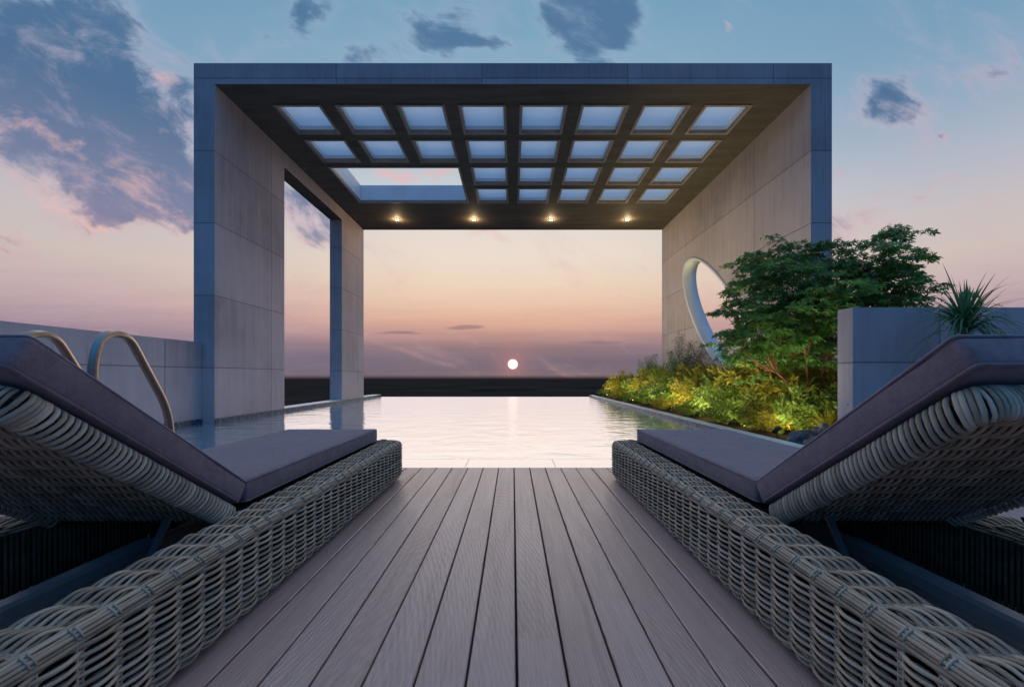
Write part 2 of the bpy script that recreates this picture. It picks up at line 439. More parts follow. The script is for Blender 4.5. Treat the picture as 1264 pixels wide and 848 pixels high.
# thin flat streaks near the horizon
st = total([(492,411,34,2.6,.9,0),(575,404,26,3,.85,0),(741,423,34,3.2,.8,0),(640,440,240,3,.30,0),(480,452,120,2.5,.3,0),(60,405,120,3,.35,0),(180,420,90,2.5,.3,0),(800,447,100,3,.3,0)], us=u, vs=n.math('ADD', v, n.math('MULTIPLY', n.math('SUBTRACT', n.noise(uv, 14, 3), .5), .012)))
stn = n.noise(n.comb(n.math('MULTIPLY', u, 2), n.math('MULTIPLY', v, 16), 1.3), 4, 5, .6)
sd = n.math('MULTIPLY', n.smooth(n.math('ADD', n.math('MULTIPLY', n.math('SUBTRACT', stn, .5), 1.1), st), .22, .75), frontmask)
sky = n.mix(n.math('MULTIPLY', sd, .62), sky, srgb(140,112,124))
# soft banding of the low haze
hz = n.noise(n.comb(n.math('MULTIPLY', u, 1.2), n.math('MULTIPLY', v, 14), 6.1), 3, 4, .6)
sky = n.mix(n.math('SUBTRACT', 1, n.smooth(el, 5, 14)), sky, n.ramp(hz, [(.3, .93), (.7, 1.05)]), 'MULTIPLY')
# the sun's disc and its glow
SUN_EL = math.degrees(math.atan((CY-449.5)/F))
sdv = (0.0, math.cos(R(SUN_EL)), math.sin(R(SUN_EL)))
ang = n.math('MULTIPLY', n.math('ARCCOSINE', n.math('MINIMUM', n.vmath('DOT_PRODUCT', d, sdv), .9999999)), 180/PI)
glow = n.math('MULTIPLY', n.math('EXPONENT', n.math('MULTIPLY', n.math('POWER', n.math('DIVIDE', ang, 2.0), 1.3), -1)), .30)
sky = n.mix(glow, sky, (.85,.28,.26))
disc = n.math('SUBTRACT', 1, n.smooth(ang, .60, .78))
sky = n.mix(disc, sky, (1.7, 1.4, 1.1))
sky = n.mix(n.math('SUBTRACT', 1, n.smooth(el, -.45, .25)), sky, srgb(40, 35, 35))   # dark haze bank lying on the horizon
bg = n.n('ShaderNodeBackground'); n.link(sky, bg.inputs[0]); bg.inputs[1].default_value = 1.0
# physical twilight sky, a faint addition to the clouds' sky
ns = n.n('ShaderNodeTexSky', sky_type='NISHITA'); ns.sun_disc = False; ns.sun_elevation = R(SUN_EL); ns.sun_rotation = 0
bg2 = n.n('ShaderNodeBackground'); n.link(ns.outputs[0], bg2.inputs[0]); bg2.inputs[1].default_value = .05
# (the Nishita share is kept small: it carries no clouds)
bg2.inputs[1].default_value = .0004
add = n.n('ShaderNodeAddShader'); n.link(bg.outputs[0], add.inputs[0]); n.link(bg2.outputs[0], add.inputs[1])
wo = n.n('ShaderNodeOutputWorld'); n.link(add.outputs[0], wo.inputs[0])

sl = bpy.data.lights.new('sun', 'SUN'); so = bpy.data.objects.new('sun', sl); COL.objects.link(so)
sl.energy = 1.7; sl.angle = R(120); sl.color = (1, .87, .79)   # the wide glow of the sky round the setting sun
so.rotation_euler = (R(-90+SUN_EL), 0, 0)   # light travels towards -Y, slightly down

# ---------------------------------------------------------------- setting
g = MB(); SEG = 96
ring = [(1250*math.cos(2*PI*k/SEG), 1250*math.sin(2*PI*k/SEG), -9.0) for k in range(SEG)]
g.v = ring; g.face(range(SEG)); tag(g.build('ground', GROUND), kind='structure')
g = MB(); g.box(-5.6, 9.2, -3.2, 2.39, -9, -.06); g.box(-5.6, 9.2, 2.39, 15.62, -9, -.30)
tag(g.build('building_roof', RENDERWALL), kind='structure')

g = MB()                                    # deck boards with real gaps
P = .1347; B0 = .0117
k = -42
while B0+k*P < 8.9:
    x0 = B0+k*P+.0035; x1 = x0+P-.007
    if x0 > -5.6:
        rb = random.Random(k*7+3); x0 += rb.uniform(-.0012, .0012); x1 += rb.uniform(-.0012, .0012); zb = rb.uniform(-.0018, .0006)
        y1 = 2.40 if x1 < -1.95 else 3.5
        b = .003
        n0 = len(g.v)
        for (xx, zz) in ((x0,-.05),(x0,-b),(x0+b,0),(x1-b,0),(x1,-b),(x1,-.05)):
            g.v.append((xx,-3.2,zz+zb)); g.v.append((xx,y1+rb.uniform(-.002,.002),zz+zb))
        for i in range(5):
            g.face((n0+2*i, n0+2*i+2, n0+2*i+3, n0+2*i+1))
        g.face([n0+2*i for i in range(6)][::-1]); g.face([n0+2*i+1 for i in range(6)])
    k += 1
tag(g.build('deck', DECK), kind='structure')

g = MB()                                    # coping between deck and pool
xs = [-1.95, -1.22, -.42, .377, 1.177, 1.977, 2.975]
for a, b in zip(xs, xs[1:]): g.box(a+.002, b-.002, 3.504, 3.866, -.28, -.001)
g.box(-2.12, -1.954, 2.42, 3.866, -.28, -.001)
tag(g.build('pool_coping', COPING), kind='structure')

WZ = -.010
g = MB()
g.quad((-5.31,2.41,WZ),(-2.12,2.41,WZ),(-2.12,3.915,WZ),(-5.31,3.915,WZ))
g.quad((-5.31,3.915,WZ),(2.985,3.915,WZ),(2.985,15.55,WZ),(-5.31,15.55,WZ))
tag(g.build('pool_water', WATER), kind='structure')
g = MB(); g.box(-5.35, 3.13, 15.55, 15.62, -.30, WZ-.003)
tag(g.build('pool_weir', MOSAIC), kind='structure')
g = MB()
g.box(2.985, 3.14, 3.87, 15.6, -.30, .055, 0)
tag(g.build('pool_kerb', KERBSTONE), kind='structure')
g = MB(); g.box(2.972, 2.985, 3.87, 15.55, -.2, .040)
tag(g.build('pool_tiles', MOSAIC), kind='structure')
g = MB()
g.box(-5.45, -5.115, 8.98, 12.0, -.30, .080); g.box(-5.45, -5.115, 13.75, 15.55, -.30, .080)
tag(g.build('pool_kerb', KERBSTONE), kind='structure')
g = MB(); g.box(-5.115, -5.10, 6.88, 15.55, -.2, .066); g.box(-5.33, -5.315, 2.41, 6.86, -.2, .066)
tag(g.build('pool_tiles', MOSAIC), kind='structure')
# planting bed: uneven soil
g = MB(); NX, NY = 40, 70
X0, X1, Y0, Y1 = 3.14, 9.2, 3.5, 15.6
for j in range(NY+1):
    for i in range(NX+1):
        x = X0+(X1-X0)*i/NX; y = Y0+(Y1-Y0)*j/NY
        g.v.append((x, y, -.01+.07*mnoise.noise((x*1.7, y*1.7, 0))*min(1, i/3)+.03*min(1, i/3)))
for j in range(NY):
    for i in range(NX):
        a = j*(NX+1)+i; g.face((a, a+1, a+NX+2, a+NX+1), 0, True)
tag(g.build('planting_soil', SOIL), kind='structure')

# ---------------------------------------------------------------- pavilion
W, T, YF, YB, ZC, ZT = 5.115, .36, 6.88, 13.75, 5.8, 6.16
pav = empty('pavilion', (0, YF, 0))
tag(pav, 'open box shaped concrete pavilion with gridded skylight roof over the far pool', 'pavilion')
def ppart(mb, name, mats, parent=None):
    o = mb.build(name, mats)
    o.parent = parent or pav
    if parent is None: o.matrix_parent_inverse = Matrix.Translation((0, -YF, 0))
    return o
ZB = -.30
g = MB(); g.box(-W-T, -W, YF, 8.98, ZB, ZT); ppart(g, 'pillar', CONCRETE)
g = MB(); g.box(-W-T, -W, 12.0, YB, ZB, ZT); ppart(g, 'pillar', CONCRETE)
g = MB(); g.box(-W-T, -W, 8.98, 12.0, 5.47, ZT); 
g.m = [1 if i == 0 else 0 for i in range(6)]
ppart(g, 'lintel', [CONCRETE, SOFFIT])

# right wall with the slanted oval opening: wall sheet between an ellipse and a rectangle
EC = (10.22, 1.56+EYE); EA, EB, ET = 2.42, .86, R(45)
def ell(phi, a=EA, b=EB):
    p, q = a*math.cos(phi), b*math.sin(phi)
    return (EC[0]+p*math.cos(ET)-q*math.sin(ET), EC[1]+p*math.sin(ET)+q*math.cos(ET))
def rect_hit(dy_, dz_):
    ts = []
    for (dv, lo, hi, c) in ((dy_, YF, YB, EC[0]), (dz_, ZB, ZT, EC[1])):
        if abs(dv) > 1e-9: ts.append(((hi if dv > 0 else lo)-c)/dv)
    k = min(t_ for t_ in ts if t_ > 0)
    return (EC[0]+dy_*k, EC[1]+dz_*k)
angs = []
for k in range(120):
    y_, z_ = ell(2*PI*k/120); angs.append(math.atan2(z_-EC[1], y_-EC[0]))
for cy_ in (YF, YB):
    for cz_ in (ZB, ZT): angs.append(math.atan2(cz_-EC[1], cy_-EC[0]))
angs = sorted(angs)
def ell_at(a):
    th = a-ET; r = EA*EB/math.sqrt((EB*math.cos(th))**2+(EA*math.sin(th))**2)
    return (EC[0]+r*math.cos(a), EC[1]+r*math.sin(a))
g = MB(); N = len(angs)
for xx in (W, W+T):
    for a in angs: y_, z_ = ell_at(a); g.v.append((xx, y_, z_))
    for a in angs: y_, z_ = rect_hit(math.cos(a), math.sin(a)); g.v.append((xx, y_, z_))
for k in range(N):
    l = (k+1) % N
    g.face((k, N+k, N+l, l)); g.face((2*N+k, 2*N+l, 3*N+l, 3*N+k))
    g.face((N+k, 3*N+k, 3*N+l, N+l)); g.face((k, l, 2*N+l, 2*N+k))
rw = ppart(g, 'side_wall', CONCRETE)
g = MB(); K = 96                                   # white lining of the opening
for k in range(K):
    phi = 2*PI*k/K
    for (xx, a, b) in ((W-.025, EA-.002, EB-.002), (W+T+.01, EA-.002, EB-.002), (W+T+.01, EA-.05, EB-.05), (W-.025, EA-.05, EB-.05)):
        y_, z_ = ell(phi, a, b); g.v.append((xx, y_, z_))
for k in range(K):
    l = (k+1) % K
    for i in range(4):
        j = (i+1) % 4; g.face((4*k+i, 4*l+i, 4*l+j, 4*k+j), 0, i in (0, 2))
ln = ppart(g, 'opening_lining', WHITE); ln.parent = rw; ln.matrix_parent_inverse = Matrix.Identity(4)

# roof slab, built round its skylight holes
rows = [(7.41,8.26),(8.50,9.35),(9.60,10.45),(10.70,11.56)]
colsx = []
for k in range(-4, 4):
    x0 = .155+k*1.139; colsx.append((x0, x0+.83))
holes = []
for r_, (a, b) in enumerate(rows):
    for c_, (p, q) in enumerate(colsx):
        if r_ >= 2 and c_ < 3: continue
        holes.append((p, q, a, b, False))
holes.append((colsx[0][0], colsx[2][1], rows[2][0], rows[3][1], True))
xb = sorted({-W, W} | {v_ for c in colsx for v_ in c}); yb = sorted({YF, YB} | {v_ for r_ in rows for v_ in r_})
def in_hole(x, y): return any(p < x < q and a < y < b for (p, q, a, b, _) in holes)
g = MB(); vid = {}
def gv(x, y, z):
    k = (round(x, 4), round(y, 4), z)
    if k not in vid: vid[k] = len(g.v); g.v.append((x, y, z))
    return vid[k]
for i in range(len(xb)-1):
    for j in range(len(yb)-1):
        x0, x1, y0, y1 = xb[i], xb[i+1], yb[j], yb[j+1]
        if in_hole((x0+x1)/2, (y0+y1)/2): continue
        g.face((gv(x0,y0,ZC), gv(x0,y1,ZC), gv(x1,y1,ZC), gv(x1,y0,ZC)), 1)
        g.face((gv(x0,y0,ZT), gv(x1,y0,ZT), gv(x1,y1,ZT), gv(x0,y1,ZT)), 0)
        for (p, q, mx_, my_) in (((x0,y0),(x1,y0),0,-1),((x1,y1),(x0,y1),0,1),((x0,y1),(x0,y0),-1,0),((x1,y0),(x1,y1),1,0)):
            ex = (x0+x1)/2+mx_*((x1-x0)/2+.01); ey = (y0+y1)/2+my_*((y1-y0)/2+.01)
            if in_hole(ex, ey) or not (-W < ex < W and YF < ey < YB):
                g.face((gv(*p,ZC), gv(*q,ZC), gv(*q,ZT), gv(*p,ZT)), 0)
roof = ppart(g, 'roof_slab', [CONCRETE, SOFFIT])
def ring_mesh(g, p, q, a, b, i0, i1, z0, z1, mat=0):
    """rectangular ring: outer inset i0, inner inset i1"""
    nn = len(g.v)
    for z in (z0, z1):
        for ins in (i0, i1):
            g.v += [(p+ins,a+ins,z),(q-ins,a+ins,z),(q-ins,b-ins,z),(p+ins,b-ins,z)]
    for k in range(4):
        l = (k+1) % 4
        g.face((nn+k, nn+4+k, nn+4+l, nn+l), mat)
        g.face((nn+8+k, nn+8+l, nn+12+l, nn+12+k), mat)
        g.face((nn+k, nn+l, nn+8+l, nn+8+k), mat)
        g.face((nn+4+k, nn+12+k, nn+12+l, nn+4+l), mat)
for (p, q, a, b, big) in holes:
    g = MB(); ring_mesh(g, p, q, a, b, -.028, .024, ZC-.022, ZC-.002)
    ring_mesh(g, p, q, a, b, .003, .024, ZC-.001, ZC+.05)
    f_ = ppart(g, 'skylight', TRIM)
    g = MB(); ring_mesh(g, p, q, a, b, .003, .030, ZC+.051, ZT+.115)
    o = g.build('skylight_lining', WHITE); o.parent = f_
    g = MB(); g.box(p+.031, q-.031, a+.031, b-.031, ZC+.12, ZC+.132)
    if not big:
        o = g.build('glass_pane', FROSTED); o.parent = f_

# downlights in the soffit
dl_lab = ['leftmost of four round warm downlights in the dark pavilion ceiling', 'second from left of four warm downlights in the pavilion ceiling',
          'third from left of four warm downlights in the pavilion ceiling', 'rightmost of four round warm downlights in the dark pavilion ceiling']
for i, x in enumerate((-3.70, -1.24, 1.22, 3.66)):
    t_ = empty('ceiling_downlight', (x, 12.82, ZC))
    tag(t_, dl_lab[i], 'downlight', 'downlights in the pavilion ceiling')
    g = MB(); K = 20; nn = 0
    for (r_, z) in ((.085,-.001),(.085,-.014),(.06,-.014),(.052,.0)):
        for k in range(K): g.v.append((r_*math.cos(2*PI*k/K), r_*math.sin(2*PI*k/K), z))
    for s_ in range(3):
        for k in range(K):
            l = (k+1) % K; g.face((s_*K+k, s_*K+l, (s_+1)*K+l, (s_+1)*K+k), 0, True)
    g.build('bezel', BLACKMETAL, t_)
    g = MB()
    for r_, z in ((.056,-.006),(.045,-.022),(.022,-.032)):
        for k in range(K): g.v.append((r_*math.cos(2*PI*k/K), r_*math.sin(2*PI*k/K), z))
    for s_ in range(2):
        for k in range(K):
            l = (k+1) % K; g.face((s_*K+k, s_*K+l, (s_+1)*K+l, (s_+1)*K+k), 0, True)
    g.face([2*K+k for k in range(K)])
    g.build('lens', LAMP, t_)
    L = bpy.data.lights.new('downlight_beam', 'POINT'); L.energy = 14; L.color = (1,.70,.36); L.shadow_soft_size = .03
    lo = bpy.data.objects.new('downlight_beam', L); COL.objects.link(lo); lo.parent = t_; lo.location = (0,0,-.09)

# ---------------------------------------------------------------- boundary wall, planter wall
g = MB(); g.box(-5.55, -5.33, .4, 6.875, -.30, 1.374)
tag(g.build('boundary_wall', CONCRETE), 'long low grey concrete wall along the left side of the pool', 'wall')
g = MB(); g.box(3.56, 9.1, 4.2, 4.395, -.25, 1.517)
tag(g.build('garden_wall', CONCRETE), 'short thick concrete wall facing the deck behind the right lounger', 'wall')

# ---------------------------------------------------------------- pool ladder
lad = empty('pool_ladder', (-2.3, 2.25, 0))
tag(lad, 'tubular steel pool ladder rails standing at the water behind the left lounger', 'pool ladder')
def smooth_path(ctrl, rad, seg=7):
    """polyline with rounded corners"""
    c = [Vector(p) for p in ctrl]; out = [c[0]]
    for i in range(1, len(c)-1):
        a = (c[i-1]-c[i]); b = (c[i+1]-c[i])
        r_ = min(rad, a.length*.48, b.length*.48)
        p0 = c[i]+a.normalized()*r_; p2 = c[i]+b.normalized()*r_
        for k in range(seg+1):
            s_ = k/seg; out.append(p0*(1-s_)**2+c[i]*(2*s_*(1-s_))+p2*s_*s_)
    out.append(c[-1]); return out
for xr in (-2.10, -2.50):
    X = xr+2.3
    # near leg on the deck, a tight bend at the top, a slope down into the water
    pts = smooth_path([(X,-.245,-.05),(X,-.245,.88),(X,-.20,1.02),(X,-.06,1.02),(X,.19,.60),(X,.22,.36),(X,.22,-.22)], .11, 8)
    g = MB(); g.tube(pts, .0205, 14); g.build('rail', STEEL, lad)
    g = MB()
    K = 18
    for r_, z in ((.05,.001),(.05,.010),(.024,.022)):
        for k in range(K): g.v.append((X+r_*math.cos(2*PI*k/K), -.245+r_*math.sin(2*PI*k/K), z))
    for s_ in range(2):
        for k in range(K):
            l = (k+1) % K; g.face((s_*K+k, s_*K+l, (s_+1)*K+l, (s_+1)*K+k), 0, True)
    g.build('base_flange', STEEL, lad)

# ---------------------------------------------------------------- wicker lounger
LW, LY0, LY1 = 1.01, -1.35, 1.35        # local: origin at the middle of the footprint
HZ, BZ, RW, CR = .288, .022, .165, .03
PITCH = .08
def rail_section():
    """points (inset, z, normal inset, normal z) round the outside face, the top, and over the inner edge"""
    out = []
    def arc(cx_, cz_, r_, a0, a1, nseg):
        for k in range(nseg):
            a = R(a0+(a1-a0)*(k+.5)/nseg); out.append((cx_-r_*math.cos(a), cz_+r_*math.sin(a), -math.cos(a), math.sin(a)))
    r = .032; step = .0092
    arc(r, BZ+r, r, -80, 0, 5)
    k = int((HZ-BZ-2*r)/step)
    for i in range(k): out.append((0, BZ+r+(i+.5)*(HZ-BZ-2*r)/k, -1, 0))
    arc(r, HZ-r, r, 0, 90, 6)
    k = int((RW-2*r)/step)
    for i in range(k): out.append((r+(i+.5)*(RW-2*r)/k, HZ, 0, 1))
    arc(RW-r, HZ-r, r, 90, 180, 5)
    return out
def loop_points(s):
    """rounded rectangle inset s from the footprint; (x, y, outward nx, ny, phase)"""
    hx = LW/2-s; x0, x1, y0, y1 = -hx, hx, LY0+s, LY1-s
    r = max(.055-s*.3, .012); out = []
    st = .0133
    def seg(ax, ay, bx, by, nx, ny, ph):
        L_ = math.hypot(bx-ax, by-ay); k = max(2, int(L_/st))
        for i in range(k):
            f_ = i/k; x = ax+(bx-ax)*f_; y = ay+(by-ay)*f_
            out.append((x, y, nx, ny, y if ph else x))
    def corner(cx_, cy_, a0):
        for i in range(5):
            a = R(a0+90*i/5)
            out.append((cx_+r*math.cos(a), cy_+r*math.sin(a), math.cos(a), math.sin(a), None))
    seg(x1, y0+r, x1, y1-r, 1, 0, True); corner(x1-r, y1-r, 0)
    seg(x1-r, y1, x0+r, y1, 0, 1, False); corner(x0+r, y1-r, 90)
    seg(x0, y1-r, x0, y0+r, -1, 0, True); corner(x0+r, y0+r, 180)
    seg(x0+r, y0, x1-r, y0, 0, -1, False); corner(x1-r, y0+r, 270)
    return out
def weave(i, c):
    if c is None: return .25*(1 if i % 2 else -1)
    return math.sin(PI*(c/PITCH)+PI*i)
def make_frame():
    g = MB(); sec = rail_section(); rr = random.Random(3)
    for i, (s, z, ns, nz) in enumerate(sec):
        pts = []; ph = rr.uniform(-.15, .15); A = .0108 if ns < -.5 or nz > .9 else .007
        edge = (.05 < z-BZ) and (ns < -.05 and nz > .05)
        if edge: A = .0025                                     # the straight bundle along the outer top edge
        for (x, y, nx, ny, c) in loop_points(s):
            o_ = A*weave(i, None if c is None else c+ph*.03)*(1+.35*mnoise.noise((x*6, y*6, i*.9)))+.0012*mnoise.noise((x*9, y*9, i*1.7))
            jit = .0016*mnoise.noise((x*5+i*3.1, y*5, 4.4))
            k = -ns*o_ + 0
            pts.append((x+nx*k, y+ny*k, z+nz*o_+jit*abs(ns)))
        g.tube(pts, .0046*rr.uniform(.9, 1.1), 6, 0, closed=True)
    # stakes: paired thin wires over the section, and ties round the outer top edge
    def over(px, py, nx, ny, tx, ty, off, rad, part):
        pts = []
        for (s, z, ns, nz) in part:
            k = -s - ns*off
            pts.append((px+nx*k+tx, py+ny*k+ty, z+nz*off))
        g.tube(pts, rad, 5, 0)
    r = .032
    top = [q for q in sec if q[1] > HZ-.026 and q[0] < .026]
    stations = []
    y = -16*PITCH
    while y < LY1-.06:
        if y > LY0+.06: stations += [(LW/2, y, 1, 0), (-LW/2, y, -1, 0)]
        y += PITCH
    x = -5*PITCH
    while x < LW/2-.06:
        stations += [(x, LY1, 0, 1), (x, LY0, 0, -1)]; x += PITCH
    for (px, py, nx, ny) in stations:
        for e in (-.0055, .0055):
            over(px, py, nx, ny, -ny*e, nx*e, .0005, .0024, sec)
            over(px, py, nx, ny, -ny*e, nx*e, .0052, .0024, top)
    # upright canes lining the inner face
    hx = LW/2-RW; yy0, yy1 = LY0+RW, LY1-RW
    yv = yy0
    while yv < yy1:
        for sx in (-1, 1):
            jr = rr.uniform(-.003, .003)
            g.tube([(sx*(hx+jr), yv, .03), (sx*(hx+jr*.5), yv, .26)], .0062, 5, 2)
        yv += .0165
    xv = -hx
    while xv < hx:
        for yc in (yy0, yy1): g.tube([(xv, yc, .03), (xv, yc, .26)], .0062, 5, 2)
        xv += .0165
    # dark core added behind the weave to block light through it
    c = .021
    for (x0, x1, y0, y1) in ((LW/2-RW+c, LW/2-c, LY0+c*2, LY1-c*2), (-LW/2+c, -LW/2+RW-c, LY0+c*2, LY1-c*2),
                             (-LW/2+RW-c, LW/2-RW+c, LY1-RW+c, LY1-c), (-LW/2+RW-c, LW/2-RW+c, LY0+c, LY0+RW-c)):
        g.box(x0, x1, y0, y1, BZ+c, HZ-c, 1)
    return g
def rounded_box(x0, x1, y0, y1, z0, z1, r, nx=10, ny=16, puff=0., seg=3):
    """cushion: rounded box with a softly swollen top and bottom"""
    import bmesh
    bm = bmesh.new(); bmesh.ops.create_cube(bm, size=1)
    for v_ in bm.verts: v_.co = Vector((x0+(x1-x0)*(v_.co.x+.5), y0+(y1-y0)*(v_.co.y+.5), z0+(z1-z0)*(v_.co.z+.5)))
    bmesh.ops.bevel(bm, geom=list(bm.edges), offset=r, segments=seg, profile=.5, affect='EDGES')
    for ax, k in ((Vector((1,0,0)), nx), (Vector((0,1,0)), ny)):
        lo = x0 if ax.x else y0; hi = x1 if ax.x else y1
        for i in range(1, k):
            bmesh.ops.bisect_plane(bm, geom=bm.verts[:]+bm.edges[:]+bm.faces[:], plane_co=ax*(lo+(hi-lo)*i/k), plane_no=ax)
    for v_ in bm.verts:
        a = (v_.co.x-x0)/(x1-x0); b = (v_.co.y-y0)/(y1-y0)
        e = max(0, min(a,1-a)*min(b,1-b)*4)**.5
        wob = .007*mnoise.noise((v_.co.x*4, v_.co.y*4, v_.co.z*3))
        v_.co.z += (puff*e+wob)*(1 if v_.co.z > (z0+z1)/2 else -.2)
        v_.co.x += .003*mnoise.noise((v_.co.y*5, v_.co.z*7, 2.2)); 
    g = MB(); bm.verts.index_update()
    g.v = [v_.co[:] for v_ in bm.verts]
    for f_ in bm.faces: g.face([v_.index for v_ in f_.verts], 0, True)
    bm.free(); return g
def piping(g, x0, x1, y0, y1, z, r=.0048):
    q = .016
    c = smooth_path([(x0+q*2,y0,z),(x1,y0,z),(x1,y1,z),(x0,y1,z),(x0,y0,z),(x0+q*2,y0,z)], q, 4)
    g.tube(c[:-1], r, 5, 0, closed=True)

HY = 1.55 - 1.85                 # hinge (cushion joint), local y
ANG = R(35.5)
CX0, CX1 = -LW/2+RW, LW/2-RW
def make_lounger():
    root = empty('sun_lounger')
    make_frame().build('woven_frame', [WICKER, WICKCORE, SHADED_CANE], root)
    for sx in (-1, 1):
        for yy in (LY0+.08, LY1-.08):
            g = MB(); g.tube([(sx*(LW/2-.07), yy, .0), (sx*(LW/2-.07), yy, .04)], [.02, .024], 12); g.build('foot', FOOT, root)
    # seat deck under the cushion
    g = MB(); g.box(CX0+.003, CX1-.003, HY-.02, LY1-RW+.01, .262, .287)
    g.build('seat_panel', WICKCORE, root)
    # seat cushion
    g = rounded_box(CX0, CX1, HY+.012, 1.235, .305, .392, .018, 10, 18, .010)
    sc = g.build('seat_cushion', FABRIC, root)
    g = MB(); piping(g, CX0+.004, CX1-.004, HY+.016, 1.231, .386); piping(g, CX0+.004, CX1-.004, HY+.016, 1.231, .310)
    g.build('piping', FABRIC, sc)
    # backrest: local frame with -y along the back, z the face normal
    piv = Vector((0, 1.53-1.85, .312))
    rot = Matrix.Rotation(-ANG, 4, 'X')
    def placed(mb):
        M = Matrix.Translation(piv) @ rot
        mb.v = [(M @ Vector(p))[:] for p in mb.v]; return mb
    BL = .877
    bc = placed(rounded_box(CX0, CX1, -BL, 0, 0, .086, .016, 10, 12, .008)).build('back_cushion', FABRIC, root)
    g = MB(); piping(g, CX0+.004, CX1-.004, -BL+.004, -.004, .081); piping(g, CX0+.004, CX1-.004, -BL+.004, -.004, .005)
    placed(g).build('piping', FABRIC, bc)
    # woven back shell
    g = MB(); rr = random.Random(5)
    zc = -.050; rl, rs = .038, .020; PL = .815
    path = smooth_path([(CX0+.022, -.02, zc), (CX0+.022, -PL, zc), (CX1-.022, -PL, zc), (CX1-.022, -.02, zc)], .045, 10)
    # resample the edge path and wind rope round it
    ds = [0]
    for a, b in zip(path, path[1:]): ds.append(ds[-1]+(b-a).length)
    def at(dd):
        for k in range(len(ds)-1):
            if dd <= ds[k+1]:
                f_ = (dd-ds[k])/max(1e-6, ds[k+1]-ds[k]); return path[k].lerp(path[k+1], f_), (path[k+1]-path[k]).normalized()
        return path[-1], (path[-1]-path[-2]).normalized()
    dd = .004
    while dd < ds[-1]:
        p, tn = at(dd); sidev = tn.cross(Vector((0,0,1))).normalized(); lean = tn*.011
        head = p.y < -PL+.012
        rope = .0046 if head else .0060
        pts = []
        for k in range(12):
            a = 2*PI*k/12
            pts.append(p+sidev*(rs*math.cos(a))+Vector((0,0,1))*(rl*math.sin(a))+lean*math.sin(a+.6)*(.4 if head else 1)+Vector((rr.uniform(-1,1), rr.uniform(-1,1), rr.uniform(-1,1)))*.0007)
        g.tube(pts, rope*rr.uniform(.94,1.06), 6, 0, closed=True)
        dd += (.0085 if abs(abs(p.x)-(CX1-.022)) < .046 and p.y < -PL+.05 else .0098 if head else .0180)
    g.tube(path, .017, 8, 1)
    x = CX0+.045; i = 0
    while x < CX1-.04:
        pts = []
        yv = -.03
        while yv > -PL+.01:
            o_ = .0085*math.sin(PI*yv/.062+PI*i); pts.append((x, yv, zc-.012+o_)); yv -= .0155
        g.tube(pts, .0048, 5, 0); x += .0112; i += 1
    yv = -.03
    while yv > -PL+.02:
        g.tube([(CX0+.03, yv, zc-.012), (CX1-.03, yv, zc-.012)], .0035, 5, 0); yv -= .062
    g.box(CX0+.03, CX1-.03, -PL+.02, -.03, zc+.004, zc+.02, 1)  # added dark sheet, keeps sky from showing through the weave
    placed(g).build('woven_backrest', [WICKER, WICKCORE], root)
    # prop struts and spine tube
    for sx in (-1, 1):
        g = MB(); g.box(-.010, .012, -.003, .003, 0, .185)
        o = g.build('prop_strut', BLACKMETAL, root)
        o.location = (sx*(LW/2-RW-.035), 1.15-1.85, .205); o.rotation_euler = (R(-33), 0, 0)
    g = MB(); pts = [(0, LY0+RW, .165), (0, HY-.03, .165)]
    nn = len(g.v)
    prof = [(-.03,-.022),(-.03,.012),(-.02,.022),(.02,.022),(.03,.012),(.03,-.022)]
    for (xx, yy, zz) in pts:
        for (a, b) in prof: g.v.append((xx+a, yy, zz+b))
    for k in range(6):
        l = (k+1) % 6; g.face((k, l, 6+l, 6+k))
    g.face(range(6)); g.face([6+k for k in reversed(range(6))])
    g.build('frame_tube', TUBE, root)
    return root
lounger = make_lounger()
lounger.location = (.785+LW/2, 1.85, 0)
tag(lounger, 'grey woven lounger with slate cushions on the deck by the planting bed', 'sun lounger', 'matching sun loungers on the deck')
l2 = copy_tree(lounger); l2.location = (-.875-LW/2, 1.85, 0)
tag(l2, 'grey woven lounger with slate cushions in front of the steel pool ladder', 'sun lounger', 'matching sun loungers on the deck')

# ---------------------------------------------------------------- planting
def at_px(px, py, y):
    return Vector(((px-CX)/F*y, y, EYE+(CY-py)/F*y))
def leaf_tri(g, p, dirv, nrm, L_, wd, mat=0, fold=.25):
    """pointed leaf, two faces folded along the midrib"""
    side_ = dirv.cross(nrm).normalized()
    n0 = len(g.v); m = p+dirv*(L_*.45)
    g.v += [p[:], (m+side_*wd+nrm*wd*fold)[:], (p+dirv*L_-nrm*L_*.12)[:], (m-side_*wd+nrm*wd*fold)[:]]
    g.face((n0, n0+1, n0+2), mat); g.face((n0, n0+2, n0+3), mat)
def maple_leaf(g, p, dirv, nrm, L_, mat=0):
    side_ = dirv.cross(nrm).normalized(); n0 = len(g.v); g.v.append(p[:])
    angs_ = (-125, -62, 0, 62, 125); lens = (.55, .9, 1.1, .9, .55)
    for a, l_ in zip(angs_, lens):
        def pt(ang, rr_): 
            return p+dirv*(math.cos(R(ang))*rr_*L_)+side_*(math.sin(R(ang))*rr_*L_)-nrm*(rr_*rr_*L_*.25)
        k = len(g.v)
        g.v += [pt(a-24, l_*.5)[:], pt(a, l_)[:], pt(a+24, l_*.5)[:]]
        g.face((n0, k, k+1, k+2), mat)
def rv(r_, s=1): return Vector((r_.uniform(-s,s), r_.uniform(-s,s), r_.uniform(-s,s)))

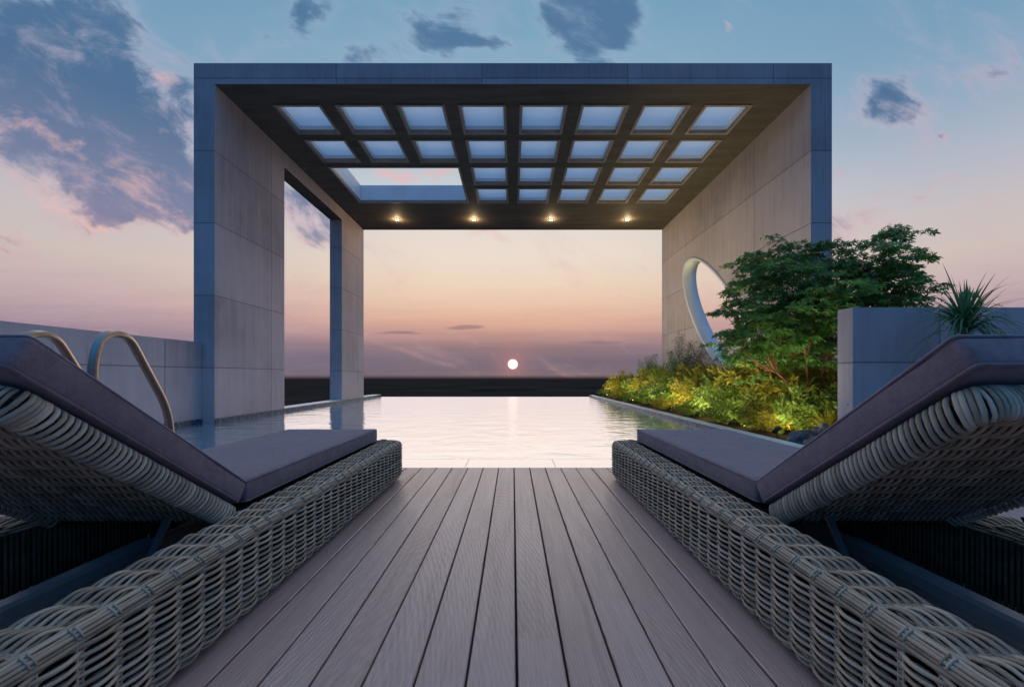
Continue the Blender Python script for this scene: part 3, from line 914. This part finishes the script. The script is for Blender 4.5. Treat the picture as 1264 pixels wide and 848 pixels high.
def make_maple():
    r_ = random.Random(21); base = Vector((4.22, 5.55, .0))
    root = empty('maple_tree', base)
    tag(root, 'small spreading maple with dark green lobed leaves beside the concrete wall', 'tree')
    br = MB(); lf = MB()
    cl = [(918,372,22,5.6),(903,412,13,5.3),(935,345,24,5.9),(950,322,26,6.1),(975,338,40,5.4),(1015,322,34,5.7),(1045,345,42,5.9),(1075,325,30,5.5),
          (1098,300,24,5.7),(1102,332,26,5.9),(1112,356,22,5.6),(1095,362,40,5.5),(1055,375,44,5.7),(1005,372,50,5.3),(960,385,46,5.6),(938,402,32,5.4),
          (918,436,16,5.5),(950,430,40,5.7),(1000,418,46,5.6),(1035,410,34,5.4),(1075,395,40,5.9),(1002,448,16,5.6),(1105,292,12,5.7),(988,312,18,5.8),(893,385,7,5.5)]
    top = base+Vector((0, 0, .62))
    forks = []
    for (bx, bz) in ((-.25,1.05),(.12,1.25),(.42,1.0),(-.55,.85)):
        f_ = base+Vector((bx, r_.uniform(-.2,.2), bz)); forks.append(f_)
        pts = [base+rv(r_,.03), base+Vector((bx*.25,0,bz*.45)), base+Vector((bx*.6,0,bz*.75)), f_]
        br.tube(smooth_path([p-base for p in pts], .2, 3), [.024-.0012*k for k in range(len(smooth_path(pts,.2,3)))], 7)
    for (px, py, rad, dep) in cl:
        c = at_px(px, py, dep); rw_ = rad/F*dep
        f_ = min(forks, key=lambda q: (q-c).length+abs(q.x-c.x))
        mid = (f_+c)/2+Vector((0,0,-.10))+rv(r_,.06)
        pts = smooth_path([f_-base, mid-base, c-base], .25, 4)
        br.tube(pts, [max(.003, .012-.0013*k) for k in range(len(pts))], 5)
        nsp = max(6, int(rw_*rw_*240))
        for s_ in range(nsp):                          # flat sprays of leaves
            off = Vector((r_.gauss(0,.5), r_.gauss(0,.55), r_.gauss(0,.38)))*rw_
            sc_ = c+off
            out = Vector((off.x, off.y, 0))+rv(r_,.15); out.z = 0; out.normalize()
            br.tube([(c+off*.25)-base, sc_-base, sc_+out*.12-base], [.003,.002,.001], 4, caps=False)
            for q in range(19):
                a = r_.uniform(-1.5, 1.5); dd_ = r_.uniform(.02, .19)
                dv = (Matrix.Rotation(a, 3, 'Z') @ out)
                p = sc_+dv*dd_+Vector((0,0,r_.gauss(0,.014)-dd_*dd_*1.0))
                nr = (Vector((0,0,1))+rv(r_,.95)).normalized()
                d2 = (dv+Vector((0,0,-.35))+rv(r_,.35)).normalized()
                maple_leaf(lf, p-base, d2, nr, r_.uniform(.042,.070))
    br.build('trunk', BARK, root); lf.build('crown', LEAF_MAPLE, root)
make_maple()

def stemmed(seed, n_st, h, spread, n_lf, L_, wd, arch=.5, start=.25, jitter=.2, twig=.0025, droop=.3, side_twigs=0):
    """stems from one base with leaves along them -> (stem mesh, leaf mesh)"""
    r_ = random.Random(seed); sm, lf = MB(), MB()
    for s_ in range(n_st):
        a = r_.uniform(0, 2*PI); ou = Vector((math.cos(a), math.sin(a), 0)); sp = spread*math.sqrt(r_.uniform(.02, 1)); hh = h*r_.uniform(.55, 1.0)*(1-.35*(sp/spread)**2)
        p0 = ou*r_.uniform(0, .08*spread+.02); p1 = ou*sp*.35+Vector((0,0,hh*.75)); p2 = ou*sp+Vector((0,0,hh*(1-arch*sp/max(spread,.01)*.5)))
        def pt(t_): return p0*(1-t_)**2+p1*(2*t_*(1-t_))+p2*t_*t_
        sm.tube([pt(k/5) for k in range(6)], [twig*(1-.13*k) for k in range(6)], 4, caps=False)
        for k in range(n_lf):
            t_ = start+(1-start)*(k+r_.random())/n_lf; p = pt(t_); tn = (pt(min(1,t_+.03))-pt(t_-.03)).normalized()
            sd = tn.cross(Vector((r_.uniform(-1,1), r_.uniform(-1,1), r_.uniform(-1,1)))).normalized()
            if side_twigs:
                p = p+sd*r_.uniform(0, side_twigs)*(1.15-t_)
            dv = (tn*.5+sd*.8+rv(r_,jitter)-Vector((0,0,droop*r_.random()))).normalized()
            nr = dv.cross(rv(r_)).normalized()
            if nr.z < 0: nr = -nr
            leaf_tri(lf, p, dv, nr, L_*r_.uniform(.6,1.15), wd*r_.uniform(.7,1.2))
    return sm, lf
def grass_mesh(seed, n_b, h, spread, wd, bend=.8):
    r_ = random.Random(seed); lf = MB()
    for b_ in range(n_b):
        a = r_.uniform(0, 2*PI); ou = Vector((math.cos(a), math.sin(a), 0)); hh = h*r_.uniform(.5,1); sp = spread*r_.uniform(.15,1)
        p0 = ou*r_.uniform(0,.06); p1 = p0+Vector((0,0,hh*.8))+ou*sp*.2; p2 = p0+ou*sp+Vector((0,0,hh*(1-bend*r_.uniform(0,.6)*sp/spread)))
        sd = Vector((-ou.y, ou.x, 0)); sd = (sd+rv(r_,.4)).normalized(); n0 = len(lf.v); K = 5
        for k in range(K+1):
            t_ = k/K; p = p0*(1-t_)**2+p1*(2*t_*(1-t_))+p2*t_*t_; w_ = wd*(1-t_**1.6)*(.6+.4*min(1,t_*4))+.0004
            lf.v += [(p-sd*w_)[:], (p+sd*w_)[:]]
        for k in range(K): lf.face((n0+2*k, n0+2*k+1, n0+2*k+3, n0+2*k+2), 0, True)
    return lf
def shrub(name, meshes, mats, loc, rz, sc, label, cat, group=None):
    root = empty(name, loc, rz); root.scale = (sc[0], sc[0], sc[1]) if isinstance(sc, tuple) else (sc,)*3
    tag(root, label, cat, group)
    for nm, me in meshes:
        o = bpy.data.objects.new(nm, me); COL.objects.link(o); o.parent = root
    return root
def bake(mb, name, m):
    o = mb.build(name, m); me = o.data; bpy.data.objects.remove(o); return me
def kind(seed, leafmat, **kw):
    s_, l_ = stemmed(seed, **kw)
    return [('stem', bake(s_, 'stem', STEM)), ('foliage', bake(l_, 'foliage', leafmat))]
gold = [kind(31, LEAF_GOLD, n_st=80, h=1.25, spread=.72, n_lf=52, L_=.10, wd=.019, side_twigs=.10),
        kind(32, LEAF_GOLD, n_st=80, h=1.15, spread=.80, n_lf=56, L_=.115, wd=.016, side_twigs=.09, droop=.6)]
green = [kind(41, LEAF_GREEN, n_st=80, h=1.05, spread=.72, n_lf=50, L_=.095, wd=.022, side_twigs=.10),
         kind(42, LEAF_GREEN, n_st=70, h=.95, spread=.68, n_lf=50, L_=.105, wd=.024, side_twigs=.12, droop=.5)]
feather = [kind(51, LEAF_DARK, n_st=80, h=1.85, spread=.55, n_lf=110, L_=.07, wd=.0045, side_twigs=.14, arch=.2, start=.2),
           kind(52, LEAF_DARK, n_st=70, h=1.55, spread=.48, n_lf=110, L_=.07, wd=.0045, side_twigs=.12, arch=.2, start=.2)]
tuft = [('blades', bake(grass_mesh(61, 260, .85, .55, .0045), 'blades', LEAF_GREEN))]
tuftg = [('blades', bake(grass_mesh(62, 240, .7, .5, .005), 'blades', LEAF_GOLD))]
plants = [   # kind, px, depth, scale, label
 (gold[1], 772, 13.9, 1.0, 'yellow green feathery shrub at the far end of the planting bed', 'golden_shrub'),
 (green[0], 790, 12.9, .95, 'low green shrub second from the far end of the bed', 'green_shrub'),
 (gold[0], 803, 11.9, 1.05, 'yellow green bush in front of the far dark feathery shrub', 'golden_shrub'),
 (gold[1], 826, 10.9, .95, 'arching golden shrub against the pavilion wall left of the oval opening', 'golden_shrub'),
 (green[1], 818, 10.2, .95, 'green leafy shrub at the kerb below the tall feathery shrub', 'green_shrub'),
 (gold[0], 862, 9.6, 1.1, 'glowing yellow bush under the foot of the oval opening', 'golden_shrub'),
 (green[0], 842, 9.0, 1.0, 'dense green kerbside shrub halfway along the planting bed', 'green_shrub'),
 (gold[1], 872, 8.2, 1.0, 'golden feathery shrub at the kerb left of the maple', 'golden_shrub'),
 (green[1], 910, 7.9, 1.3, 'broad green shrub under the left side of the maple crown', 'green_shrub'),
 (green[0], 902, 7.0, .95, 'small dark green shrub leaning over the pale kerb end', 'green_shrub'),
 (gold[0], 950, 6.6, 1.25, 'bright yellow bush left of the thin maple trunk', 'golden_shrub'),
 (gold[1], 985, 5.9, 1.05, 'yellow shrub directly in front of the maple trunk', 'golden_shrub'),
 (green[0], 1008, 5.2, .78, 'fresh green shrub at the corner of the concrete garden wall', 'green_shrub'),
 (gold[0], 932, 7.4, 1.3, 'tall yellow bush below the lowest maple branches', 'golden_shrub'),
 (gold[0], 1022, 6.3, 1.2, 'yellow bush behind the maple trunk next to the garden wall', 'golden_shrub'),
 (green[1], 940, 5.9, .72, 'low green shrub behind the seat cushion of the right lounger', 'green_shrub'),
]
r_ = random.Random(77)
for (me, px, dep, s_, lab, nm) in plants:
    shrub(nm, me, None, ((px-CX)/F*dep, dep, .0), r_.uniform(0, 6.28), s_, lab, 'shrub', 'leafy shrubs in the planting bed')
for (k, px, dep, s_, lab) in ((0, 846, 10.4, 1.12, 'tall dark feathery shrub just left of the oval opening'),
                              (1, 800, 12.4, 1.1, 'smaller dark feathery shrub at the far end of the bed'),
                              (1, 883, 8.9, .8, 'dark feathery shrub below the oval opening beside the maple')):
    shrub('feathery_shrub', feather[k], None, ((px-CX)/F*dep, dep, 0), r_.uniform(0,6.28), s_, lab, 'shrub', 'dark feathery shrubs in the planting bed')
for (me, px, dep, s_, lab) in ((tuft, 930, 6.1, .9, 'green grass tuft under the maple behind the right seat cushion'),
                               (tuftg, 888, 6.9, .7, 'yellow grass tuft spilling over the near end of the kerb'),
                               (tuft, 962, 5.4, .72, 'green grass tuft beside the grey rocks'),
                               (tuftg, 1022, 4.95, .7, 'yellow grass tuft against the side of the garden wall'),
                               (tuft, 815, 11.4, 1.75, 'tall wispy grass tuft among the far golden shrubs'),
                               (tuftg, 866, 8.6, 1.7, 'tall yellow grass tuft below the oval wall opening'),
                               (tuft, 922, 6.9, 1.45, 'tall green grass tuft under the left edge of the maple'),
                               (tuftg, 985, 5.5, 1.15, 'tall yellow grass tuft in front of the maple trunk'),
                               (tuft, 783, 13.2, .9, 'far grass tuft leaning over the pool kerb')):
    shrub('grass_tuft', me, None, ((px-CX)/F*dep, dep, 0), r_.uniform(0,6.28), s_, lab, 'grass', 'grass tufts in the planting bed')

for i, y_ in enumerate((14.6, 13.3, 11.7, 10.3, 8.95, 7.7, 6.6, 5.55)):
    shrub('edging_plant', (green[0], gold[1], green[1])[i % 3], None, (3.50+.05*(i % 2), y_, 0), r_.uniform(0,6.28), (.62,.45), 'low leafy edging plant growing over the pale kerb of the pool', 'shrub', 'low edging plants along the pool kerb')
# strap-leaved plant in front of the garden wall
yu = empty('strap_leaf_plant', (4.26, 3.78, 0))
tag(yu, 'spiky strap leaved plant in front of the garden wall behind the lounger backrest', 'plant')
g = MB(); g.tube([(0,0,-.02),(.02,.01,.5),(-.01,.0,.95),(.0,.0,1.30)], [.035,.03,.028,.022], 9); g.build('trunk', BARK, yu)
g = MB(); rr = random.Random(9)
for b_ in range(240):
    a = rr.uniform(0, 2*PI); ou = Vector((math.cos(a), math.sin(a), 0)); e = rr.triangular(.0, 1.45, 1.1); L_ = rr.uniform(.38,.74)
    if ou.y > .3 and e < .75: e = rr.uniform(.8, 1.35)
    dv = ou*math.cos(e)+Vector((0,0,math.sin(e))); p0 = Vector((0,0,rr.uniform(1.16,1.32)))
    sd = dv.cross(Vector((0,0,1))).normalized(); n0 = len(g.v); K = 7; dr = rr.uniform(.45,1.35)
    for k in range(K+1):
        t_ = k/K; p = p0+dv*(L_*t_)-Vector((0,0,1))*(dr*L_*t_*t_*math.cos(e)); w_ = .0105*(1-t_**2)*(.5+.5*min(1,t_*3))+.0004
        if p.y > .36 and p.z < 1.55: p.z = 1.56
        g.v += [(p-sd*w_)[:], (p+sd*w_)[:]]
    for k in range(K): g.face((n0+2*k, n0+2*k+1, n0+2*k+3, n0+2*k+2), 0, True)
g.build('leaves', LEAF_BLUE, yu)

# rocks at the corner of the bed
def rock(loc, size, seed, label):
    import bmesh
    bm = bmesh.new(); bmesh.ops.create_icosphere(bm, subdivisions=3, radius=1)
    for v_ in bm.verts:
        d_ = 1+.35*mnoise.noise(v_.co*1.3+Vector((seed*5.1,0,0)))+.14*mnoise.noise(v_.co*3.5+Vector((0,seed*3.3,0)))
        v_.co = Vector((v_.co.x*size[0], v_.co.y*size[1], v_.co.z*size[2]))*d_
    g = MB(); bm.verts.index_update(); g.v = [v_.co[:] for v_ in bm.verts]
    for f_ in bm.faces: g.face([v_.index for v_ in f_.verts])
    bm.free(); o = g.build('rock', ROCK, None, loc); tag(o, label, 'rock', 'rocks at the corner of the bed')
rock((3.40, 4.72, .05), (.17,.14,.11), 1, 'larger rough grey rock beside the lounger seat at the bed corner')
rock((3.30, 4.35, .05), (.13,.12,.10), 2, 'grey rock closest to the wooden deck at the bed corner')
rock((3.66, 4.72, .08), (.14,.12,.15), 3, 'dark rock against the corner of the garden wall')

# garden spotlights among the plants
gl_lab = ['at the far end of the planting bed', 'second from the far end of the bed', 'in front of the tall feathery shrub', 'below the left edge of the oval opening', 'below the foot of the oval opening',
          'left of the maple crown', 'left of the maple trunk', 'beside the grey rocks']
for i, (x, y, e_) in enumerate(((3.24,14.0,75),(3.24,12.4,80),(3.24,11.0,80),(3.24,9.6,90),(3.24,8.3,95),(3.26,7.1,110),(3.30,6.0,110),(3.36,5.1,80))):
    t_ = empty('garden_spotlight', (x, y, 0), R(-70))
    tag(t_, 'small black garden spotlight '+gl_lab[i], 'spotlight', 'garden spotlights in the planting bed')
    g = MB(); g.tube([(0,0,-.04),(0,0,.10)], .008, 8); g.build('stake', BLACKMETAL, t_)
    g = MB(); g.tube([(0,-.05,.09),(0,.04,.14)], [.024,.032], 14); g.build('lamp_body', BLACKMETAL, t_)
    g = MB(); g.tube([(0,.0402,.1402),(0,.044,.1425)], .026, 14); g.build('lens', LAMP, t_)
    L = bpy.data.lights.new('spotlight_beam', 'SPOT'); L.energy = e_*2.1; L.color = (1,.86,.42); L.spot_size = R(160); L.spot_blend = .7; L.shadow_soft_size = .5
    lo = bpy.data.objects.new('spotlight_beam', L); COL.objects.link(lo); lo.parent = t_; lo.location = (0,.06,.155); lo.rotation_euler = (R(125),0,0)

# ---------------------------------------------------------------- render settings
scene.view_settings.view_transform = 'Standard'; scene.view_settings.look = 'None'
scene.view_settings.exposure = 0; scene.view_settings.gamma = 1; scene.view_settings.use_curve_mapping = False
scene.render.engine = 'CYCLES'
cy = scene.cycles
cy.use_denoising = True; cy.max_bounces = 8; cy.diffuse_bounces = 4; cy.glossy_bounces = 4; cy.transparent_max_bounces = 12
cy.sample_clamp_indirect = 6; cy.blur_glossy = .5
